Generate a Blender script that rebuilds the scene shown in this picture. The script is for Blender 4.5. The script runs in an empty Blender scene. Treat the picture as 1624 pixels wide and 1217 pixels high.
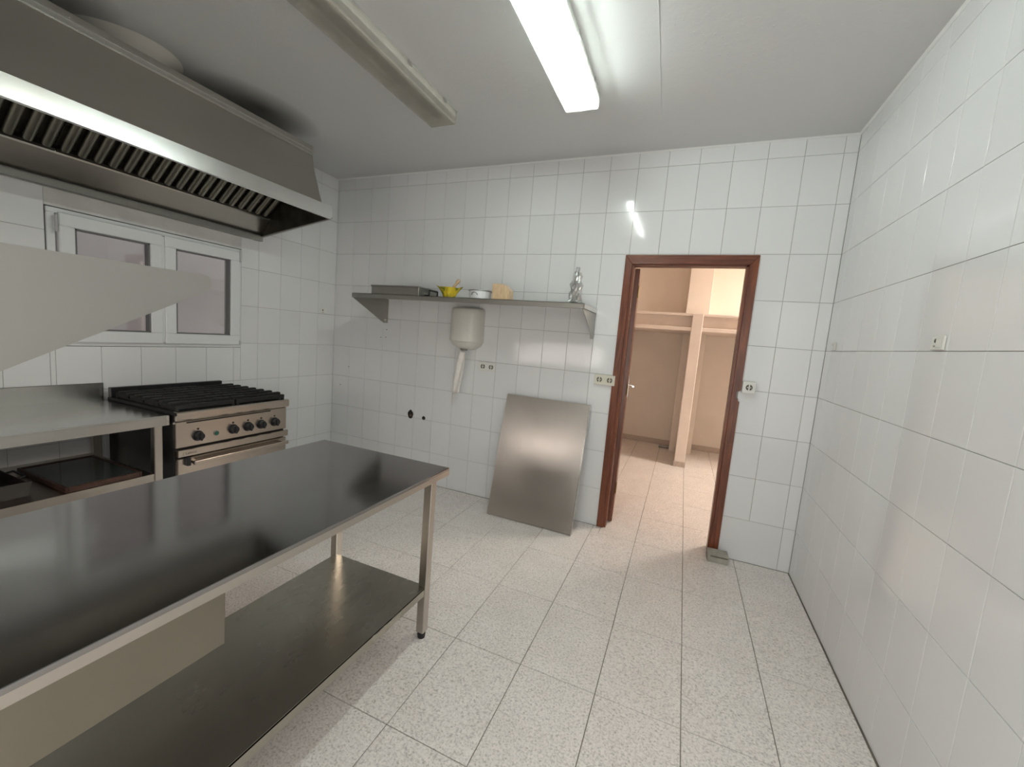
import bpy, bmesh, math, random
from mathutils import Vector, Matrix
random.seed(7)
C = bpy.context.scene.collection
S = bpy.context.scene

# ------------------------------------------------------------------ camera
cd = bpy.data.cameras.new('camera'); cam = bpy.data.objects.new('camera', cd); C.objects.link(cam)
yaw, pitch, roll = .3878, -.1117, .0822
f = Vector((-math.sin(yaw)*math.cos(pitch), math.cos(yaw)*math.cos(pitch), math.sin(pitch)))
r0 = Vector((math.cos(yaw), math.sin(yaw), 0)); u0 = r0.cross(f)
rr = r0*math.cos(roll)+u0*math.sin(roll); uu = -r0*math.sin(roll)+u0*math.cos(roll)
M4 = Matrix((rr, uu, -f)).transposed().to_4x4(); M4.translation = Vector((-.8192, -3.1899, 1.427))
cam.matrix_world = M4
cd.sensor_width = 36; cd.lens = 654.9/1624*36; cd.clip_start = .02
S.camera = cam

# ------------------------------------------------------------------ light and exposure
S.view_settings.view_transform = 'Standard'; S.view_settings.look = 'None'
S.view_settings.gamma = 1; S.view_settings.use_curve_mapping = False
S.view_settings.exposure = 1.6
TUBE_STRENGTH = 390.0
TUBE_COLOR = (.94, .985, 1.0, 1)
W = bpy.data.worlds.new('world'); S.world = W; W.use_nodes = True
W.node_tree.nodes['Background'].inputs[0].default_value = (.82, .80, .80, 1)
W.node_tree.nodes['Background'].inputs[1].default_value = .42
S.cycles.use_denoising = True
S.cycles.max_bounces = 10; S.cycles.diffuse_bounces = 6; S.cycles.glossy_bounces = 5
S.cycles.transparent_max_bounces = 10
S.cycles.sample_clamp_indirect = 6
S.cycles.caustics_refractive = False

def area(name, loc, rot, sx, sy, power, color):
    l = bpy.data.lights.new(name, 'AREA'); l.shape = 'RECTANGLE'; l.size = sx; l.size_y = sy
    l.energy = power; l.color = color
    o = bpy.data.objects.new(name, l); C.objects.link(o); o.location = loc; o.rotation_euler = rot
    return o
# added soft fill light at the front wall, unseen behind the camera
area('front_fill', (-.70, -3.39, 1.2), (math.pi/2, 0, 0), 1.0, 1.9, 6, (1, .98, .95))
# serving hatch in the same wall, open to the lit bar
area('serving_hatch', (-2.75, -3.40, 1.20), (math.pi/2, 0, 0), 1.5, .32, 2.4, (1, .90, .84))
STORE_LAMP = 22

# ------------------------------------------------------------------ materials
def new_mat(name):
    m = bpy.data.materials.new(name); m.use_nodes = True
    return m, m.node_tree, m.node_tree.nodes['Principled BSDF']
def N(nt, t, **kw):
    n = nt.nodes.new(t)
    for k, v in kw.items():
        if k in n.inputs: n.inputs[k].default_value = v
        else: setattr(n, k, v)
    return n
def ramp(nt, fac, stops):
    n = nt.nodes.new('ShaderNodeValToRGB'); e = n.color_ramp.elements
    e[0].position, e[0].color = stops[0][0], (*stops[0][1], 1)
    e[1].position, e[1].color = stops[1][0], (*stops[1][1], 1)
    for p, c in stops[2:]:
        x = e.new(p); x.color = (*c, 1)
    nt.links.new(fac, n.inputs[0]); return n
def mixc(nt, fac, a, b, mode='MIX'):
    n = nt.nodes.new('ShaderNodeMix'); n.data_type = 'RGBA'; n.blend_type = mode
    for sock, v in ((n.inputs[0], fac), (n.inputs[6], a), (n.inputs[7], b)):
        if hasattr(v, 'links'): nt.links.new(v, sock)
        elif isinstance(v, (int, float)): sock.default_value = v
        else: sock.default_value = (*v, 1)
    return n.outputs[2]
def bump(nt, h, strength, dist, b):
    n = N(nt, 'ShaderNodeBump'); n.inputs['Strength'].default_value = strength; n.inputs['Distance'].default_value = dist
    nt.links.new(h, n.inputs['Height']); nt.links.new(n.outputs[0], b.inputs['Normal'])
def simple(name, col, rough=.5, metal=0, var=.0, vscale=6, bmp=0, bscale=80, coat=0):
    m, nt, b = new_mat(name)
    b.inputs['Roughness'].default_value = rough; b.inputs['Metallic'].default_value = metal
    if coat: b.inputs['Coat Weight'].default_value = coat
    tc = N(nt, 'ShaderNodeTexCoord')
    no = N(nt, 'ShaderNodeTexNoise', Scale=vscale, Detail=5.0); nt.links.new(tc.outputs['Object'], no.inputs[0])
    d = tuple(c*(1-var) for c in col); l = tuple(min(1, c*(1+var)) for c in col)
    rp = ramp(nt, no.outputs[0], [(.3, d), (.7, l)])
    nt.links.new(rp.outputs[0], b.inputs['Base Color'])
    if bmp:
        n2 = N(nt, 'ShaderNodeTexNoise', Scale=bscale, Detail=4.0); nt.links.new(tc.outputs['Object'], n2.inputs[0])
        bump(nt, n2.outputs[0], bmp, .002, b)
    return m
def steel(name, col=(.60, .585, .555), rough=.24, stretch=(1, 30, 1), rv=.10, smear=.5, wav=.05):
    stretch = tuple(1+(q-1)*.12 for q in stretch)
    m, nt, b = new_mat(name)
    b.inputs['Metallic'].default_value = 1
    tc = N(nt, 'ShaderNodeTexCoord'); mp = N(nt, 'ShaderNodeMapping'); mp.inputs['Scale'].default_value = stretch
    nt.links.new(tc.outputs['Object'], mp.inputs[0])
    rv *= .3
    a = N(nt, 'ShaderNodeTexNoise', Scale=10.0, Detail=1.0); nt.links.new(mp.outputs[0], a.inputs[0])
    c = N(nt, 'ShaderNodeTexNoise', Scale=2.0, Detail=2.0, Distortion=.5); nt.links.new(tc.outputs['Object'], c.inputs[0])
    add = N(nt, 'ShaderNodeMath', operation='ADD'); nt.links.new(a.outputs[0], add.inputs[0]); nt.links.new(c.outputs[0], add.inputs[1])
    mr = N(nt, 'ShaderNodeMapRange'); mr.inputs[1].default_value = .6; mr.inputs[2].default_value = 1.4
    mr.inputs[3].default_value = max(.04, rough-rv); mr.inputs[4].default_value = rough+rv
    nt.links.new(add.outputs[0], mr.inputs[0]); nt.links.new(mr.outputs[0], b.inputs['Roughness'])
    rp = ramp(nt, c.outputs[0], [(.3, tuple(x*(1-.18*smear) for x in col)), (.7, col)])
    nt.links.new(rp.outputs[0], b.inputs['Base Color'])
    w = N(nt, 'ShaderNodeTexNoise', Scale=3.0, Detail=1.0); nt.links.new(tc.outputs['Object'], w.inputs[0])
    bump(nt, w.outputs[0], wav, .02, b)
    return m

STEEL = steel('brushed_steel', rv=.05, wav=.015)
STEEL_TOP = steel('worktop_steel', (.36, .35, .345), .125, (14, 1, 1), .06, .6, .03)
STEEL_CTR = steel('counter_steel', (.56, .555, .53), .18, (1, 6, 1), .05, .4, .02)
STEEL_HOOD = steel('hood_steel', (.52, .50, .46), .30, (1, 1, 20), .05, .3, .03)
STEEL_LIP = steel('hood_lip_steel', (.72, .72, .70), .24, (1, 12, 1), .06, .3, .03)
STEEL_DULL = steel('dull_steel', (.39, .38, .35), .38, (1, 1, 20), .06, .4, .03)
STEEL_SHEET = steel('leaning_sheet_steel', (.58, .54, .50), .30, (8, 1, 1), .07, .8, .06)
STEEL_LEG = steel('leg_steel', (.56, .52, .47), .28, (1, 1, 1), .01, .2, .0)
STEEL_STOVE = steel('stove_steel', (.58, .52, .46), .26, (1, 1, 1), .01, .15, .0)
BLACK = simple('black_enamel', (.012, .012, .013), .35, 0, .3, 20)
IRON = simple('cast_iron', (.008, .0075, .007), .7, 0, .3, 30, .2)
HOB = simple('matt_black_hob', (.008, .008, .008), .75)
GREASE = simple('greasy_dark_metal', (.05, .045, .035), .45, .6, .5, 12)
BAFFLE = steel('baffle_steel', (.40, .38, .32), .34, (1, 1, 6), .06, 1.2)
BLACKPL = simple('black_plastic', (.015, .016, .018), .4)
WHITEPL = simple('white_plastic', (.75, .74, .70), .35)
CREAMPL = simple('cream_plastic', (.66, .63, .53), .4)
PVC = simple('white_pvc', (.76, .77, .77), .28)
SLOT = simple('socket_dark', (.10, .09, .06), .5)
PAPER = simple('paper_towel', (.80, .76, .72), .9, 0, .05, 30)
DISP = simple('dispenser_plastic', (.68, .66, .60), .30)
CONC = simple('concrete_block', (.36, .34, .29), .9, 0, .25, 14, .6, 60)
RUBBER = simple('black_rubber', (.015, .014, .013), .6)
LEDM = simple('green_lens', (.02, .12, .08), .3)
CHROME = steel('chrome', (.75, .74, .72), .12, (1, 1, 1), .03)
COPPER = simple('brown_frame', (.075, .036, .026), .4, .3, .3, 18)
GLASSTOP = simple('smoked_glass', (.045, .052, .05), .06, 0, .1, 5)
GROUT = simple('wall_grout', (.33, .315, .28), .9, 0, .25, 3)
FGROUT = simple('floor_grout', (.20, .175, .145), .95, 0, .35, 5)
BANDP = simple('band_plaster', (.66, .65, .63), .8, 0, .08, 8, .5, 30)
PLAST = simple('white_plaster', (.70, .67, .61), .8, 0, .05, 4, .3, 30)

def tile_mat(name, col, var=.02, rough=.09):
    m, nt, b = new_mat(name)
    b.inputs['Roughness'].default_value = rough
    b.inputs['IOR'].default_value = 1.5
    oi = N(nt, 'ShaderNodeObjectInfo'); tc = N(nt, 'ShaderNodeTexCoord')
    rp = ramp(nt, oi.outputs['Random'], [(0, tuple(c*(1-var) for c in col)), (1, tuple(min(1, c*(1+var)) for c in col))])
    nt.links.new(rp.outputs[0], b.inputs['Base Color'])
    geo = N(nt, 'ShaderNodeNewGeometry')
    w = N(nt, 'ShaderNodeTexNoise', Scale=5.0, Detail=1.5); nt.links.new(geo.outputs['Position'], w.inputs[0])
    bump(nt, w.outputs[0], .12, .012, b)
    return m
TILE = tile_mat('glazed_white_tile', (.775, .775, .775))

def terrazzo(name, col):
    m, nt, b = new_mat(name)
    b.inputs['Roughness'].default_value = .33
    geo = N(nt, 'ShaderNodeNewGeometry'); oi = N(nt, 'ShaderNodeObjectInfo')
    off = N(nt, 'ShaderNodeVectorMath', operation='ADD'); nt.links.new(geo.outputs['Position'], off.inputs[0])
    cmb = N(nt, 'ShaderNodeCombineXYZ')
    mu = N(nt, 'ShaderNodeMath', operation='MULTIPLY'); mu.inputs[1].default_value = 31.0
    nt.links.new(oi.outputs['Random'], mu.inputs[0]); nt.links.new(mu.outputs[0], cmb.inputs[2]); nt.links.new(cmb.outputs[0], off.inputs[1])
    a = N(nt, 'ShaderNodeTexNoise', Scale=105.0, Detail=3.0, Roughness=.6); nt.links.new(off.outputs[0], a.inputs[0])
    c = N(nt, 'ShaderNodeTexNoise', Scale=150.0, Detail=2.0); nt.links.new(off.outputs[0], c.inputs[0])
    d = N(nt, 'ShaderNodeTexNoise', Scale=6.0, Detail=4.0); nt.links.new(off.outputs[0], d.inputs[0])
    dark = tuple(x*.62 for x in col); mid = tuple(x*.87 for x in col); lite = tuple(min(1, x*1.12) for x in col)
    r1 = ramp(nt, a.outputs[0], [(.30, dark), (.40, mid), (.47, col), (.62, lite)])
    r2 = ramp(nt, c.outputs[0], [(.33, (.74, .72, .69)), (.43, (1, 1, 1))])
    r3 = ramp(nt, d.outputs[0], [(.3, (.93, .92, .91)), (.7, (1, 1, 1))])
    x = mixc(nt, 1.0, r1.outputs[0], r2.outputs[0], 'MULTIPLY'); x = mixc(nt, 1.0, x, r3.outputs[0], 'MULTIPLY')
    nt.links.new(x, b.inputs['Base Color'])
    return m
FLOOR = terrazzo('terrazzo_floor', (.80, .755, .725))

def wood_mat(name, dark, light, sc=(14, 14, 1.2)):
    m, nt, b = new_mat(name); b.inputs['Roughness'].default_value = .32
    tc = N(nt, 'ShaderNodeTexCoord'); mp = N(nt, 'ShaderNodeMapping'); mp.inputs['Scale'].default_value = sc
    nt.links.new(tc.outputs['Object'], mp.inputs[0])
    a = N(nt, 'ShaderNodeTexNoise', Scale=3.0, Detail=7.0, Distortion=1.2); nt.links.new(mp.outputs[0], a.inputs[0])
    rp = ramp(nt, a.outputs[0], [(.3, dark), (.7, light)]); nt.links.new(rp.outputs[0], b.inputs['Base Color'])
    return m
WOOD = wood_mat('varnished_wood', (.085, .020, .008), (.22, .062, .022))
WOODH = wood_mat('varnished_wood_crosswise', (.085, .022, .010), (.20, .062, .026), (1.2, 14, 14))
PALEWOOD = wood_mat('pale_wood', (.55, .38, .22), (.74, .56, .36), (30, 30, 4))

def ceiling_mat():
    m, nt, b = new_mat('ceiling_paint'); b.inputs['Roughness'].default_value = .55
    tc = N(nt, 'ShaderNodeTexCoord')
    a = N(nt, 'ShaderNodeTexNoise', Scale=22.0, Detail=5.0, Roughness=.65); nt.links.new(tc.outputs['Object'], a.inputs[0])
    # greasy soot marks by the hood, partly painted shade of the gap above its cap
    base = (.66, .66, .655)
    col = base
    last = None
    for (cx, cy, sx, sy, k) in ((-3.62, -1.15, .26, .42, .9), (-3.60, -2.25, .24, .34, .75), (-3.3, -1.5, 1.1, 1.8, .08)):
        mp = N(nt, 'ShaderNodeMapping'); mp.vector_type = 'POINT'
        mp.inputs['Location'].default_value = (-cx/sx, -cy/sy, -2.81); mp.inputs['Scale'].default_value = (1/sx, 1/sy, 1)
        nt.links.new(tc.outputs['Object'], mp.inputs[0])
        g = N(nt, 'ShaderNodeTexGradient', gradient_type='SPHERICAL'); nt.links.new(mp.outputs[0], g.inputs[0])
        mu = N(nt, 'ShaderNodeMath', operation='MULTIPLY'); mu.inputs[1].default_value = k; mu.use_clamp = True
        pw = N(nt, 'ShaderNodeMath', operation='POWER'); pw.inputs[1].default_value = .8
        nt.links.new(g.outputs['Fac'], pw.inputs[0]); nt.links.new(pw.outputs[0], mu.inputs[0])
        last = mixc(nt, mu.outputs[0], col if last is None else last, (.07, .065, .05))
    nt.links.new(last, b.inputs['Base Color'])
    v = N(nt, 'ShaderNodeTexVoronoi', Scale=26.0); nt.links.new(tc.outputs['Object'], v.inputs[0])
    vr = ramp(nt, v.outputs[0], [(0, (1, 1, 1)), (.12, (0, 0, 0))])
    add = N(nt, 'ShaderNodeMath', operation='ADD'); nt.links.new(a.outputs[0], add.inputs[0]); nt.links.new(vr.outputs[0], add.inputs[1])
    bump(nt, add.outputs[0], .35, .004, b)
    return m
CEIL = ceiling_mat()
PINK = simple('storeroom_plaster', (.80, .735, .665), .85, 0, .03, 3, .25, 25)
PINKW = simple('storeroom_white_plaster', (.82, .73, .66), .85, 0, .04, 5, .7, 18)
OUT = simple('lightwell_wall', (.50, .46, .455), .9, 0, .08, 2)
SKIRT = simple('terrazzo_skirting', (.52, .44, .38), .5, 0, .15, 60)

def emit_mat(name, col, st):
    m = bpy.data.materials.new(name); m.use_nodes = True; nt = m.node_tree; nt.nodes.clear()
    e = N(nt, 'ShaderNodeEmission'); e.inputs[0].default_value = col; e.inputs[1].default_value = st
    o = N(nt, 'ShaderNodeOutputMaterial'); nt.links.new(e.outputs[0], o.inputs[0]); return m
TUBE_ON = emit_mat('lit_tube', TUBE_COLOR, TUBE_STRENGTH)
TUBE_OFF = simple('unlit_tube', (.62, .60, .56), .3)

def diffuser_mat(name, tint, transp, stain):
    m = bpy.data.materials.new(name); m.use_nodes = True; nt = m.node_tree; nt.nodes.clear()
    tc = N(nt, 'ShaderNodeTexCoord')
    a = N(nt, 'ShaderNodeTexNoise', Scale=9.0, Detail=8.0, Distortion=1.0); nt.links.new(tc.outputs['Object'], a.inputs[0])
    dirt = ramp(nt, a.outputs[0], [(.42, tuple(t*(.82 if stain else .94) for t in tint)), (.58, tint)]).outputs[0]
    if stain:
        mp = N(nt, 'ShaderNodeMapping'); mp.inputs['Location'].default_value = (.03*14, .33*12, 0); mp.inputs['Scale'].default_value = (14, 12, 1)
        nt.links.new(tc.outputs['Object'], mp.inputs[0])
        g = N(nt, 'ShaderNodeTexGradient', gradient_type='SPHERICAL'); nt.links.new(mp.outputs[0], g.inputs[0])
        n3 = N(nt, 'ShaderNodeTexNoise', Scale=70.0); nt.links.new(tc.outputs['Object'], n3.inputs[0])
        mu = N(nt, 'ShaderNodeMath', operation='MULTIPLY'); nt.links.new(g.outputs['Fac'], mu.inputs[0]); nt.links.new(n3.outputs[0], mu.inputs[1])
        dirt = mixc(nt, mu.outputs[0], dirt, (.75, .55, .12))
    t = N(nt, 'ShaderNodeBsdfTransparent'); nt.links.new(dirt, t.inputs[0])
    tl = N(nt, 'ShaderNodeBsdfTranslucent'); nt.links.new(dirt, tl.inputs[0])
    df = N(nt, 'ShaderNodeBsdfDiffuse'); nt.links.new(dirt, df.inputs[0])
    gl = N(nt, 'ShaderNodeBsdfGlossy'); gl.inputs['Roughness'].default_value = .15
    m1 = N(nt, 'ShaderNodeMixShader'); m1.inputs[0].default_value = .45; nt.links.new(tl.outputs[0], m1.inputs[1]); nt.links.new(df.outputs[0], m1.inputs[2])
    m2 = N(nt, 'ShaderNodeMixShader'); m2.inputs[0].default_value = transp; nt.links.new(m1.outputs[0], m2.inputs[1]); nt.links.new(t.outputs[0], m2.inputs[2])
    m3 = N(nt, 'ShaderNodeMixShader'); m3.inputs[0].default_value = .05; nt.links.new(m2.outputs[0], m3.inputs[1]); nt.links.new(gl.outputs[0], m3.inputs[2])
    o = N(nt, 'ShaderNodeOutputMaterial'); nt.links.new(m3.outputs[0], o.inputs[0]); return m
DIFF_ON = diffuser_mat('lit_lamp_cover', (.90, .93, .90), .38, True)
DIFF_OFF = diffuser_mat('unlit_lamp_cover', (.90, .885, .85), .70, False)
DUSTY = simple('dusty_brown_channel', (.24, .20, .14), .7, 0, .3, 8)

def clear_mat(name, rough=.05, amt=.12, tint=(.92, .93, .93)):
    m = bpy.data.materials.new(name); m.use_nodes = True; nt = m.node_tree; nt.nodes.clear()
    t = N(nt, 'ShaderNodeBsdfTransparent'); t.inputs[0].default_value = (*tint, 1)
    g = N(nt, 'ShaderNodeBsdfGlossy'); g.inputs['Roughness'].default_value = rough
    x = N(nt, 'ShaderNodeMixShader'); x.inputs[0].default_value = amt
    nt.links.new(t.outputs[0], x.inputs[1]); nt.links.new(g.outputs[0], x.inputs[2])
    o = N(nt, 'ShaderNodeOutputMaterial'); nt.links.new(x.outputs[0], o.inputs[0]); return m
PANE = clear_mat('window_glass', .04, .10)
WRAP = clear_mat('crumpled_clear_wrap', .18, .45, (.9, .91, .9))

def mortar_mat():
    m, nt, b = new_mat('yellow_green_glaze'); b.inputs['Roughness'].default_value = .2
    tc = N(nt, 'ShaderNodeTexCoord')
    a = N(nt, 'ShaderNodeTexNoise', Scale=16.0, Detail=3.0, Distortion=1.0); nt.links.new(tc.outputs['Object'], a.inputs[0])
    rp = ramp(nt, a.outputs[0], [(.36, (.16, .22, .03)), (.50, (.72, .52, .03)), (.7, (.80, .62, .05))]); nt.links.new(rp.outputs[0], b.inputs['Base Color'])
    return m
MORTAR = mortar_mat()

# ------------------------------------------------------------------ mesh helpers
def finish(o, label=None, category=None, group=None, kind=None):
    for k, v in (('label', label), ('category', category), ('group', group), ('kind', kind)):
        if v: o[k] = v
    return o
def mesh_from(name, bm, mat, smooth=False):
    bmesh.ops.recalc_face_normals(bm, faces=bm.faces)
    me = bpy.data.meshes.new(name); bm.to_mesh(me); bm.free()
    if mat: me.materials.append(mat)
    if smooth:
        for p in me.polygons: p.use_smooth = True
        try: me.set_sharp_from_angle(angle=math.radians(35))
        except Exception: pass
    return me
def obj(name, bm, mat, parent=None, loc=None, rot=None, smooth=False, **tags):
    me = bm if isinstance(bm, bpy.types.Mesh) else mesh_from(name, bm, mat, smooth)
    o = bpy.data.objects.new(name, me); C.objects.link(o)
    if parent: o.parent = parent
    if loc: o.location = loc
    if rot: o.rotation_euler = rot
    return finish(o, **tags)
def empty(name, loc=(0, 0, 0), rot=(0, 0, 0), **tags):
    o = bpy.data.objects.new(name, None); o.empty_display_size = .1; C.objects.link(o)
    o.location = loc; o.rotation_euler = rot
    return finish(o, **tags)
def box(bm, x0, x1, y0, y1, z0, z1, bev=0, seg=1):
    if x0 > x1: x0, x1 = x1, x0
    if y0 > y1: y0, y1 = y1, y0
    if z0 > z1: z0, z1 = z1, z0
    t = bmesh.new()
    bmesh.ops.create_cube(t, size=1)
    for v in t.verts: v.co = Vector(((x0+x1)/2+v.co.x*(x1-x0), (y0+y1)/2+v.co.y*(y1-y0), (z0+z1)/2+v.co.z*(z1-z0)))
    if bev: bmesh.ops.bevel(t, geom=list(t.edges), offset=bev, segments=seg, affect='EDGES', profile=.5)
    merge(bm, t); return bm
def merge(bm, t, mat=None):
    if mat: t.transform(mat)
    m = {}
    for v in t.verts: m[v] = bm.verts.new(v.co)
    for fc in t.faces:
        try: bm.faces.new([m[v] for v in fc.verts])
        except ValueError: pass
    t.free()
def B(*a, **k): return box(bmesh.new(), *a, **k)
def prism(bm, pts, axis, a, b):
    """polygon pts (2D) extruded along axis 'x','y','z' from a to b"""
    def P(u, v, w):
        return {'x': (w, u, v), 'y': (u, w, v), 'z': (u, v, w)}[axis]
    A = [bm.verts.new(P(u, v, a)) for u, v in pts]; D = [bm.verts.new(P(u, v, b)) for u, v in pts]
    bm.faces.new(A); bm.faces.new(list(reversed(D)))
    n = len(pts)
    for i in range(n): bm.faces.new((A[i], A[(i+1) % n], D[(i+1) % n], D[i]))
    return bm
def strip(bm, pts, axis, a, b, th):
    """open profile thickened to a sheet and extruded"""
    out = []
    for i, p in enumerate(pts):
        p = Vector(p); q = Vector(pts[max(0, i-1)]); s = Vector(pts[min(len(pts)-1, i+1)])
        d = (s-q).normalized(); out.append(p+Vector((-d.y, d.x))*th)
    poly = [tuple(p) for p in pts]+[tuple(p) for p in reversed(out)]
    return prism(bm, poly, axis, a, b)
def cyl(bm, p0, p1, r, r2=None, n=16, cap=True):
    p0, p1 = Vector(p0), Vector(p1); r2 = r if r2 is None else r2
    d = (p1-p0); L = d.length; q = d.to_track_quat('Z', 'Y').to_matrix().to_4x4()
    A = []; D = []
    for i in range(n):
        a = 2*math.pi*i/n
        A.append(bm.verts.new(p0+(q @ Vector((r*math.cos(a), r*math.sin(a), 0)))))
        D.append(bm.verts.new(p0+(q @ Vector((r2*math.cos(a), r2*math.sin(a), L)))))
    for i in range(n): bm.faces.new((A[i], A[(i+1) % n], D[(i+1) % n], D[i]))
    if cap: bm.faces.new(list(reversed(A))); bm.faces.new(D)
    return bm
def tube(bm, pts, r, n=8):
    for a, b in zip(pts[:-1], pts[1:]): cyl(bm, a, b, r, n=n)
    return bm
def lathe(bm, prof, n=24, warp=None):
    rings = []
    for k, (r, z) in enumerate(prof):
        ring = []
        for i in range(n):
            a = 2*math.pi*i/n; rad, zz = (r, z) if warp is None else warp(r, z, a, k)
            ring.append(bm.verts.new((rad*math.cos(a), rad*math.sin(a), zz)))
        rings.append(ring)
    for A, D in zip(rings[:-1], rings[1:]):
        for i in range(n): bm.faces.new((A[i], A[(i+1) % n], D[(i+1) % n], D[i]))
    bm.faces.new(list(reversed(rings[0])))
    if prof[-1][0] > 1e-4 and prof[-1] != prof[0]: bm.faces.new(rings[-1])
    return bm
def copy_tree(o, parent=None):
    c = o.copy(); C.objects.link(c); c.parent = parent
    for ch in o.children: copy_tree(ch, c)
    return c

# ------------------------------------------------------------------ room dimensions
L, YF, H = 4.1075, 3.42, 2.8081
TH = .20

# ------------------------------------------------------------------ tiles
TM = {}
def tile_mesh(w, h, th, mat, bev):
    key = (round(w, 4), round(h, 4), mat.name)
    if key not in TM:
        bm = bmesh.new()
        x, y = w/2, h/2
        lo = [bm.verts.new(p) for p in ((-x, -y, 0), (x, -y, 0), (x, y, 0), (-x, y, 0))]
        mi = [bm.verts.new(p) for p in ((-x, -y, th-bev), (x, -y, th-bev), (x, y, th-bev), (-x, y, th-bev))]
        hi = [bm.verts.new(p) for p in ((-x+bev, -y+bev, th), (x-bev, -y+bev, th), (x-bev, y-bev, th), (-x+bev, y-bev, th))]
        for A, D in ((lo, mi), (mi, hi)):
            for i in range(4): bm.faces.new((A[i], A[(i+1) % 4], D[(i+1) % 4], D[i]))
        bm.faces.new(hi)
        TM[key] = mesh_from('tile', bm, mat)
    return TM[key]
def subtract(rect, hole):
    u0, u1, v0, v1 = rect; a0, a1, b0, b1 = hole
    if u1 <= a0+1e-6 or u0 >= a1-1e-6 or v1 <= b0+1e-6 or v0 >= b1-1e-6: return [rect]
    out = []
    if u0 < a0: out.append((u0, a0, v0, v1))
    if u1 > a1: out.append((a1, u1, v0, v1))
    m0, m1 = max(u0, a0), min(u1, a1)
    if v0 < b0: out.append((m0, m1, v0, b0))
    if v1 > b1: out.append((m0, m1, b1, v1))
    return out
def lay(parent, ulines, vlines, holes, place, mat, th=.004, gap=.0021, bev=.0009, name='tile', jit=.0016, limit=300, skip=None):
    n = 0
    for i in range(len(ulines)-1):
        for j in range(len(vlines)-1):
            rects = [(min(ulines[i], ulines[i+1]), max(ulines[i], ulines[i+1]), vlines[j], vlines[j+1])]
            for h in holes: rects = [q for r_ in rects for q in subtract(r_, h)]
            for (a, b, c, d) in rects:
                if b-a < .012 or d-c < .012: continue
                me = tile_mesh(b-a-gap, d-c-gap, th, mat, bev)
                o = bpy.data.objects.new(name, me); C.objects.link(o); o.parent = parent
                o.matrix_local = place((a+b)/2, (c+d)/2) @ Matrix.Rotation(random.gauss(0, jit), 4, 'X') @ Matrix.Rotation(random.gauss(0, jit), 4, 'Y')
                n += 1
    return n
rows = [0]+[round(.3*k, 4) for k in range(1, 10)]+[H]
def fr(ax, ay, az, o):    # local frame: columns
    m = Matrix((ax, ay, az)).transposed().to_4x4(); m.translation = o; return m
X_, Y_, Z_ = Vector((1, 0, 0)), Vector((0, 1, 0)), Vector((0, 0, 1))
GR = .0045        # tiles stand on a grout bed: bed surface is GR behind the finished face

def slab_with_hole(u0, u1, v0, v1, holes, fn):
    bm = bmesh.new(); rects = [(u0, u1, v0, v1)]
    for h in holes: rects = [q for r_ in rects for q in subtract(r_, h)]
    for r_ in rects: fn(bm, r_)
    return bm

# ---- back wall
DX0, DX1, DZ = -1.265, -.474, 2.055
bw = slab_with_hole(-L-.1, .1, -.09, H+.05, [(DX0, DX1, -1, DZ)], lambda bm, q: box(bm, q[0], q[1], GR, .12, q[2], q[3]))
wall_back = obj('wall_back', bw, GROUT, kind='structure')
ul = [0, -.0713]; x = -.0713
while x-.2013 > -L: x -= .2013; ul.append(round(x, 4))
ul.append(-L-.0035)
lay(wall_back, ul, rows, [(-1.285, -.452, -1, 2.078), (-.4739, -.0713, -1, .3)], lambda u, v: fr(X_, Z_, -Y_, Vector((u, GR, v))), TILE)
lay(wall_back, [-.452, -.0713], [0, .3], [], lambda u, v: fr(X_, Z_, -Y_, Vector((u, GR, v))), TILE)
# ---- left wall
WY0, WY1, WZ0, WZ1 = -2.04, -.955, 1.165, 2.03
lw = slab_with_hole(-YF-.1, .1, -.09, H+.05, [(WY0, WY1, WZ0, 1.935)], lambda bm, q: box(bm, -L-TH, -L-GR, q[0], q[1], q[2], q[3]))
wall_left = obj('wall_left', lw, GROUT, kind='structure')
vl = [0, -.206]; y = -.206
while y-.2013 > -YF: y -= .2013; vl.append(round(y, 4))
vl.append(-YF)
lay(wall_left, vl, rows, [(WY0, WY1, WZ0, WZ1)], lambda u, v: fr(Y_, Z_, X_, Vector((-L-GR, u, v))), TILE)
obj('plaster_strip', B(-L-GR, -L-.0008, WY0, WY1, 1.935, WZ1), BANDP, wall_left, label='rough plaster band above the window')
# ---- right wall
wall_right = obj('wall_right', B(GR, TH, -YF-.1, .1, -.09, H+.05), GROUT, kind='structure')
rl = [0]; y = -1.1191
while y+.2013 < 0: y += .2013
rl.append(round(y, 4))
while y-.2013 > -YF: y -= .2013; rl.append(round(y, 4))
rl.append(-YF)
lay(wall_right, rl, rows, [], lambda u, v: fr(-Y_, Z_, -X_, Vector((GR, u, v))), TILE)
# ---- front wall behind the photographer: out of view
def tile_pattern():
    m, nt, b = new_mat('tiled_front_wall'); b.inputs['Roughness'].default_value = .1
    tc = N(nt, 'ShaderNodeTexCoord'); mp = N(nt, 'ShaderNodeMapping'); mp.inputs['Rotation'].default_value = (math.pi/2, 0, 0)
    nt.links.new(tc.outputs['Object'], mp.inputs[0])
    br = N(nt, 'ShaderNodeTexBrick', Scale=1.0); br.offset = 0
    br.inputs['Mortar Size'].default_value = .001; br.inputs['Brick Width'].default_value = .2; br.inputs['Row Height'].default_value = .3
    br.inputs['Color1'].default_value = (.70, .70, .665, 1); br.inputs['Color2'].default_value = (.70, .70, .665, 1); br.inputs['Mortar'].default_value = (.4, .38, .34, 1)
    nt.links.new(mp.outputs[0], br.inputs[0]); nt.links.new(br.outputs[0], b.inputs['Base Color']); return m
obj('wall_front', B(-L-.1, .1, -YF-.1, -YF, -.09, H+.05), tile_pattern(), kind='structure')
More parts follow.
